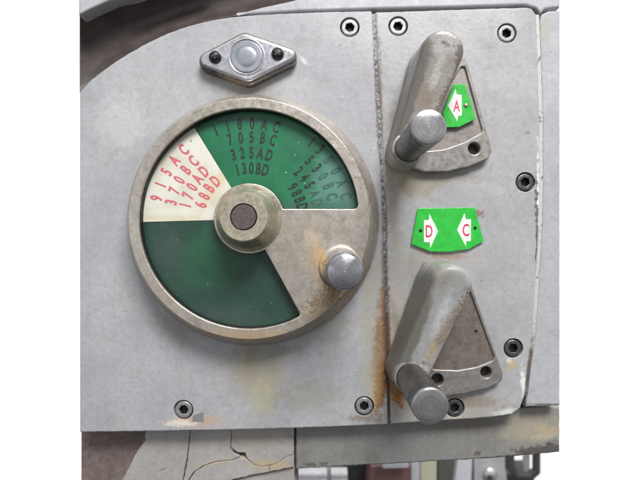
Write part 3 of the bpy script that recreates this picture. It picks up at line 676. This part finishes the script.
# ------------------------------------------------------------------ levers
def lever(name, label, boss, hnd, rb, rh, zb, zh, ztip, rg, outline, recess, holes, small, m_arm, m_q, group):
    t = thing(name, label, 'lever', (boss[0], boss[1], 0), group)
    # quadrant: floor plate and raised rim
    hol = [circle(W(h[:2], 10), h[2], 28) for h in holes]
    flo = [inset(ccw(outline), 1.2)][0]
    q = G().plate(outline, 0, 6, 0.6, holes=hol).build('quadrant_plate', m_q, t, t)
    G().plate(outline, 5.5, 8.0, 1.4, holes=[recess]+hol, seg=4).build('quadrant_rim', m_rim, t, t)
    for h in hol:
        c = (sum(p[0] for p in h)/len(h), sum(p[1] for p in h)/len(h))
        G().plate(circle(c, 7, 20), 0.05, 1.0, 0, seg=0).build('detent_hole_shade', m_sock, t, t)
    for s_ in small:
        G().lathe([(1.5, 6), (1.5, 6.3), (0.01, 6.35)], W(s_, 6), 16).build('pin_hole_shade', m_sock, t, t)
    # arm: draught-angled hull between boss and grip end
    B = Vector(boss); H = Vector(hnd); ax = (H-B); L = ax.length; axn = ax/L
    def zt(x, y):
        u = max(-0.15, min(1.1, (Vector((x, y))-B).dot(axn)/L)); return zb+(zh-zb)*u
    def ring(ex, fr, dz):
        pts = hull([tuple(round(v, 5) for v in p) for p in circle(B, rb+ex, 56)+circle(H, rh+ex*0.75, 56)])
        return pts
    base = ring(0, 1, 0)
    # resample outline uniformly so that all rings match
    def resample(poly, n=140):
        P = ccw(poly); k0 = max(range(len(P)), key=lambda i: P[i][1]); P = P[k0:]+P[:k0]+[P[k0]]
        return dense(P, n)[:-1]
    lev = [(5.0, -0.02, 0), (4.1, 0.03, 0), (3.4, 0.12, 0), (2.6, 0.38, 0), (1.7, 0.68, 0), (1.0, 0.85, 0), (0.1, 0.925, 0), (-1.1, 0.965, 0), (-2.8, 0.985, 0), (-5.5, 0.996, 0), (-9, 1.0, 0)]
    rings = []
    for ex, fr, _ in lev:
        P = resample(ring(ex, fr, 0)); rr = []
        for x, y in P:
            z = 5.8+(zt(x, y)-5.8)*fr
            w = mnoise.noise(Vector((x*0.09, y*0.09, fr*2)))*0.45; rr.append((x+w, y+w*0.5, z+w*0.4))
        rings.append(rr)
    g = G().loops(rings); top_ = rings[-1]; n = len(top_)
    cx = sum(p[0] for p in top_)/n; cy = sum(p[1] for p in top_)/n; cz = sum(p[2] for p in top_)/n
    # close with a strip between both long sides
    lo = [tuple(top_[i] for i in (k, k+1, n-1-k, n-k)) if k else None for k in range(0)]
    half = n//2
    fs = [(0, 1, n-1)]+[(k, k+1, n-k-1, n-k) for k in range(1, half-1)]+[(half-1, half, half+1)] if n % 2 == 0 else [tuple(range(n))]
    g.add(top_, fs)
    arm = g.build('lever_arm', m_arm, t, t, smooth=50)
    # grip with collar and turned end
    zs = zh-1.5
    G().lathe([(rg+1.9, zs-4), (rg+1.9, zs+1.6), (rg+1.2, zs+2.6), (rg-0.5, zs+2.9)], hnd, 56, caps=False).build('grip_collar', m_rim, t, t, smooth=40)
    gr = G().lathe([(rg-1.0, zs), (rg-0.9, zs+6), (rg-0.4, zs+30), (rg, ztip-6), (rg, ztip-3)], hnd, 64, caps=False).build('grip', m_grip, t, t, smooth=40)
    G().lathe([(rg, ztip-3), (rg, ztip-1.2), (rg-0.5, ztip-0.3), (rg-1.3, ztip), (rg*0.5, ztip+0.1), (0.01, ztip+0.15)], hnd, 64).build('end_face', turned('turned_end', hnd[0], hnd[1], ztip, (0.43, 0.425, 0.44), (0.29, 0.285, 0.30)), gr, t, smooth=60)
    return t
up_out = rounded(WL([(431, 36), (455, 38), (468, 62), (493, 150), (489, 158.5), (470, 166.5), (448, 171.5), (424, 171.5), (404, 165), (392, 157), (393, 148), (414, 60)], 10), [9, 9, 5, 6, 5, 8, 10, 10, 6, 6, 3, 8])
up_rec = rounded(WL([(462, 66), (465.5, 66), (483.5, 131), (466, 141), (445, 148.5), (420, 151), (430, 120)], 10), [1, 1.5, 5, 12, 12, 3, 3])
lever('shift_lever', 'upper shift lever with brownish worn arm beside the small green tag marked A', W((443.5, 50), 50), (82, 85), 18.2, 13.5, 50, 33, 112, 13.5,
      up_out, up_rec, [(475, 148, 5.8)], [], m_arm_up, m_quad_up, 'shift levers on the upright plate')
lo_out = rounded(WL([(425, 262), (452, 262), (472, 284), (504, 374), (503, 382), (488, 389.5), (466, 394.5), (446, 397), (424, 397), (404, 389), (395, 378), (396, 366), (416, 285)], 10), [9, 12, 8, 5, 5, 8, 10, 10, 10, 8, 6, 3, 8])
lo_rec = rounded(WL([(468, 291), (471, 292), (496, 360), (478, 367.5), (458, 371), (435, 370), (425, 366), (450, 310)], 10), [1, 1.5, 5, 12, 12, 3, 3, 1])
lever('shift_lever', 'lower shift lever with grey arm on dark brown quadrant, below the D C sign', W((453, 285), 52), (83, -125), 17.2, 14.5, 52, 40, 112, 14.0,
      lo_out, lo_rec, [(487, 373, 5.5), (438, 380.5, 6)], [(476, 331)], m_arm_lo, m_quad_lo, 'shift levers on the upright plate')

# ------------------------------------------------------------------ green signs
def sign(name, label, outline, z, arrows, letters, rivets, h, group):
    cx = sum(p[0] for p in outline)/len(outline); cy = sum(p[1] for p in outline)/len(outline)
    c = W((cx, cy), z); t = thing(name, label, 'sign', (c[0], c[1], z-2.6), group)
    G().plate(rough(WL(outline, z), 0.2, 2.5, 0.3), z-1.7, z, 0.35, seg=2, back=True).build('sign_plate', m_green, t, t)
    for a in arrows: G().plate(rough(WL(a, z), 0.12, 2.0, 0.5), z-0.1, z+0.12, 0, seg=0).build('arrow', m_white, t, t)
    for ch, x, y in letters:
        p = W((x, y), z); glyphs([(ch, p[0], p[1], 0)], h, 0.60, 0.012, z+0.12, 0.12).build('letter', m_pink, t, t)
    for x, y, r, mt in rivets:
        G().lathe([(r+0.5, z-0.2), (r+0.4, z+0.3), (r, z+0.7), (r*0.6, z+1.2), (0.01, z+1.35)], W((x, y), z), 20).build('rivet', mt, t, t, smooth=60)
    return t
m_riv = metal('brass_rivet', (0.50, 0.47, 0.36), (0.3, 0.26, 0.18), 0.35, 0.8, size=2, pits=0)
sign('direction_sign', 'green sign with white arrows marked D and C pointing inwards, between the two levers',
     [(418, 208.2), (475, 207.6), (483.8, 241), (469, 249.2), (448, 251.8), (430, 251.4), (411.5, 244)], 3.2,
     [[(423.9, 220), (428.8, 220), (429.3, 213.6), (438, 231), (430.3, 248), (429.8, 242.4), (424, 242)],
      [(471, 219.2), (465.8, 219.2), (464.6, 213), (457, 230), (466, 246.6), (466.3, 241.2), (470.8, 241)]],
     [('D', 428.9, 231.2), ('C', 465.9, 230)], [(420.6, 230.6, 1.2, m_sock), (475.2, 227.8, 1.2, m_blk)], 11.8, 'green direction signs')
sign('direction_sign', 'small green tag with white arrow marked A fixed on the upper lever quadrant',
     [(453.4, 84.4), (465, 84), (475.8, 118.8), (459, 127), (446, 127.2), (443, 113)], 10.2,
     [[(448, 105.6), (455.6, 88.8), (456.6, 94.4), (461.6, 95), (462, 115.4), (458, 116), (457.5, 121.8)]],
     [('A', 456.6, 106)], [(466, 105.4, 1.9, m_riv)], 10.5, 'green direction signs')

# ------------------------------------------------------------------ sight glass cap
cc = W((246.8, 57.2), 12); tl = R(3.4)
def rot(x, y): return (cc[0]+x*math.cos(tl)-y*math.sin(tl), cc[1]+x*math.sin(tl)+y*math.cos(tl))
cap = thing('sight_glass', 'diamond shaped chromed sight glass cap held by two black cross head screws above the dial', 'sight glass', (cc[0], cc[1], 0))
def dia(g_): return hull([tuple(round(v, 4) for v in rot(*p)) for p in circle((-38, -0.5), 9.5+g_, 40)+circle((39.5, -0.5), 9.0+g_, 40)+circle((-1.5, 15.6), 10+g_, 40)+circle((0, -14.2), 12+g_, 40)])
m_cape = metal('tarnished_cap_edge', (0.30, 0.285, 0.275), (0.17, 0.14, 0.11), 0.25, 0.85, blobs=[
    ((0.32, 0.19, 0.07), 0.85, (285, 76, 13, 6, 28, 6), dict(wob=1.3, size=4)),
    ((0.36, 0.26, 0.13), 0.7, (236, 84, 20, 4, -25, 5), dict(wob=1.0, size=5)),
    ((0.05, 0.04, 0.035), 0.85, (212, 76, 20, 7, -30, 4), dict(wob=1.0, size=5)),
], tarn=0.7, size=7, pits=0.1, finebump=0.05, edgecol=(0.55, 0.52, 0.48))
G().plate(dia(0), 0, 10.5, 3.0, seg=6).build('cap_base', m_cape, cap, cap, smooth=50)
G().plate(dia(-2.6), 9.5, 13.2, 2.4, seg=6).build('cap_body', m_cap, cap, cap, smooth=50)
G().lathe([(18.0, 12.9), (17.8, 13.8), (17.2, 14.1), (16.6, 13.9), (16.2, 13.3), (15.6, 13.2)], cc, 64, caps=False).build('lens_ring', m_cap, cap, cap, smooth=50)
G().lathe([(16.0, 13.0), (15.4, 13.9), (14.6, 14.1), (10.6, 14.1), (10.2, 13.8), (9.8, 14.1), (5, 14.2), (0.01, 14.25)], cc, 64).build('lens', m_lens, cap, cap, smooth=60)
for sx, ang in ((-30.4, 20), (30.2, 52)):
    p = rot(sx, 0.8 if sx > 0 else 1.2)
    sc_ = G().lathe([(6.1, 12.8), (6.1, 14.2), (5.6, 15.6), (4.3, 16.9), (2.5, 17.7), (0.01, 18.0)], p, 36).build('cross_head_screw', m_blk, cap, cap, smooth=60)
    g = G()
    for k in (0, 90):
        a = R(ang+k); u = Vector((math.cos(a), math.sin(a))); w = Vector((-u.y, u.x)); P = Vector(p)
        g.plate([tuple(P+u*3.4+w*0.55), tuple(P-u*3.4+w*0.55), tuple(P-u*3.4-w*0.55), tuple(P+u*3.4-w*0.55)], 16, 18.12+0.02*(k > 0), 0.0, seg=0)
    g.build('cross_slot', flat('slot_glint', (0.09, 0.09, 0.095), 0.4, 0.8), sc_, cap)

# ------------------------------------------------------------------ parts of the machine bed further back, under the rail
ZB = -420.0
def BW(p): return W(p, ZB)
m_bs = metal('bright_bar_steel', (0.75, 0.75, 0.76), (0.5, 0.5, 0.5), 0.3, 0.8, size=20)
m_dk = flat('dark_oily_iron', (0.045, 0.045, 0.045), 0.5, size=14)
m_lg = flat('light_grey_paint', (0.55, 0.56, 0.60), 0.5, size=20, var=0.15)
m_mg = flat('mid_grey_paint', (0.27, 0.28, 0.29), 0.5, size=20)
m_mr = flat('maroon_paint', (0.20, 0.105, 0.10), 0.5, size=20)
m_cy = flat('yellowed_paint', (0.55, 0.54, 0.40), 0.5, size=20, var=0.15)
def bp(g, pts, z0, z1, bev=2.0): return g.plate(WL(pts, z1), z0, z1, bev, seg=3, back=True)
bd = thing('machine_bed', 'dark machine bed with maroon ledge far back under the rail', 'machine bed', (*BW((400, 500)), ZB))
G().plate(WL([(300, 445), (470, 445), (470, 474), (535, 474), (535, 520), (300, 520)], -490), -550, -490, 4, back=True).build('bed_face', m_dk, bd, bd)
bp(G(), [(371, 466.8), (412, 465), (412, 520), (366, 520)], ZB-60, ZB).build('maroon_ledge', m_mr, bd, bd)
bp(G(), [(383, 462), (409, 461), (409, 467.8), (383, 468.6)], ZB+4, ZB+30, 1).build('white_strip', m_lg, bd, bd)
br = thing('steel_bar', 'bright round steel bar with a collar seen under the left end of the rail', 'bar', (*BW((320, 478)), ZB))
a0, a1 = BW((294, 478.5)), BW((347, 478.5)); r_ = 20
G().tube([(a0[0], a0[1], ZB), (a1[0], a0[1], ZB)], r_, 32).build('bar_body', m_bs, br, br, smooth=40)
c0, c1 = BW((327, 478)), BW((331, 478))
G().tube([(c0[0], a0[1], ZB), (c1[0], a0[1], ZB)], r_+2.5, 32).build('collar', m_mg, br, br, smooth=40)
cy = thing('valve_block', 'pale yellow and grey valve block out of focus under the middle of the rail', 'valve', (*BW((430, 490)), ZB))
bp(G(), [(411, 455), (420, 455), (420, 500), (411, 500)], ZB-40, ZB, 3).build('white_fitting', m_lg, cy, cy)
bp(G(), [(420.5, 452), (437, 452), (437, 500), (420.5, 500)], ZB-40, ZB, 3).build('yellow_cap', m_cy, cy, cy)
bp(G(), [(438, 452), (455, 452), (451, 500), (438, 500)], ZB-55, ZB-15, 3).build('dark_body', flat('olive_iron', (0.10, 0.105, 0.09), 0.5, size=14), cy, cy)
gb = thing('bearing_bracket', 'light grey bracket with slanted web and round boss out of focus under the rail', 'bracket', (*BW((485, 490)), ZB))
bp(G(), [(459, 450), (473, 450), (471, 500), (452, 500)], ZB-40, ZB, 3).build('slanted_web', m_lg, gb, gb)
bp(G(), [(474, 450), (506, 450), (508, 500), (474, 500)], ZB-55, ZB-8, 3).build('bracket_face', flat('soft_grey_paint', (0.38, 0.39, 0.40), 0.5, size=20), gb, gb)
G().lathe([(13, ZB-9), (13, ZB), (10, ZB+3), (0.01, ZB+4)], BW((491, 475)), 32).build('boss', m_bs, gb, gb, smooth=40)
G().lathe([(5.5, ZB+3.5), (5.5, ZB+4.6), (0.01, ZB+4.7)], BW((489, 477)), 24).build('bore', m_dk, gb, gb)
sh = thing('clamp_frame', 'black U-shaped clamp frame out of focus under the right end of the rail', 'clamp', (*BW((522, 478)), ZB))
fo = rounded(WL([(507, 440), (541, 440), (541, 474), (534, 480), (516, 480), (507, 468)], ZB), 5)
fi = rounded(WL([(515, 446), (535, 446), (535, 471), (530, 475), (519, 475), (515, 466)], ZB), 3)
G().plate(fo, ZB-12, ZB, 3, holes=[fi], back=False).build('clamp_body', m_dk, sh, sh)
bp(G(), [(524, 446), (530, 446), (530, 474), (524, 474)], ZB-20, ZB-12.5, 1).build('clamp_screw', m_bs, sh, sh)
for o in scene.objects:
    if '_o' in o: del o['_o']
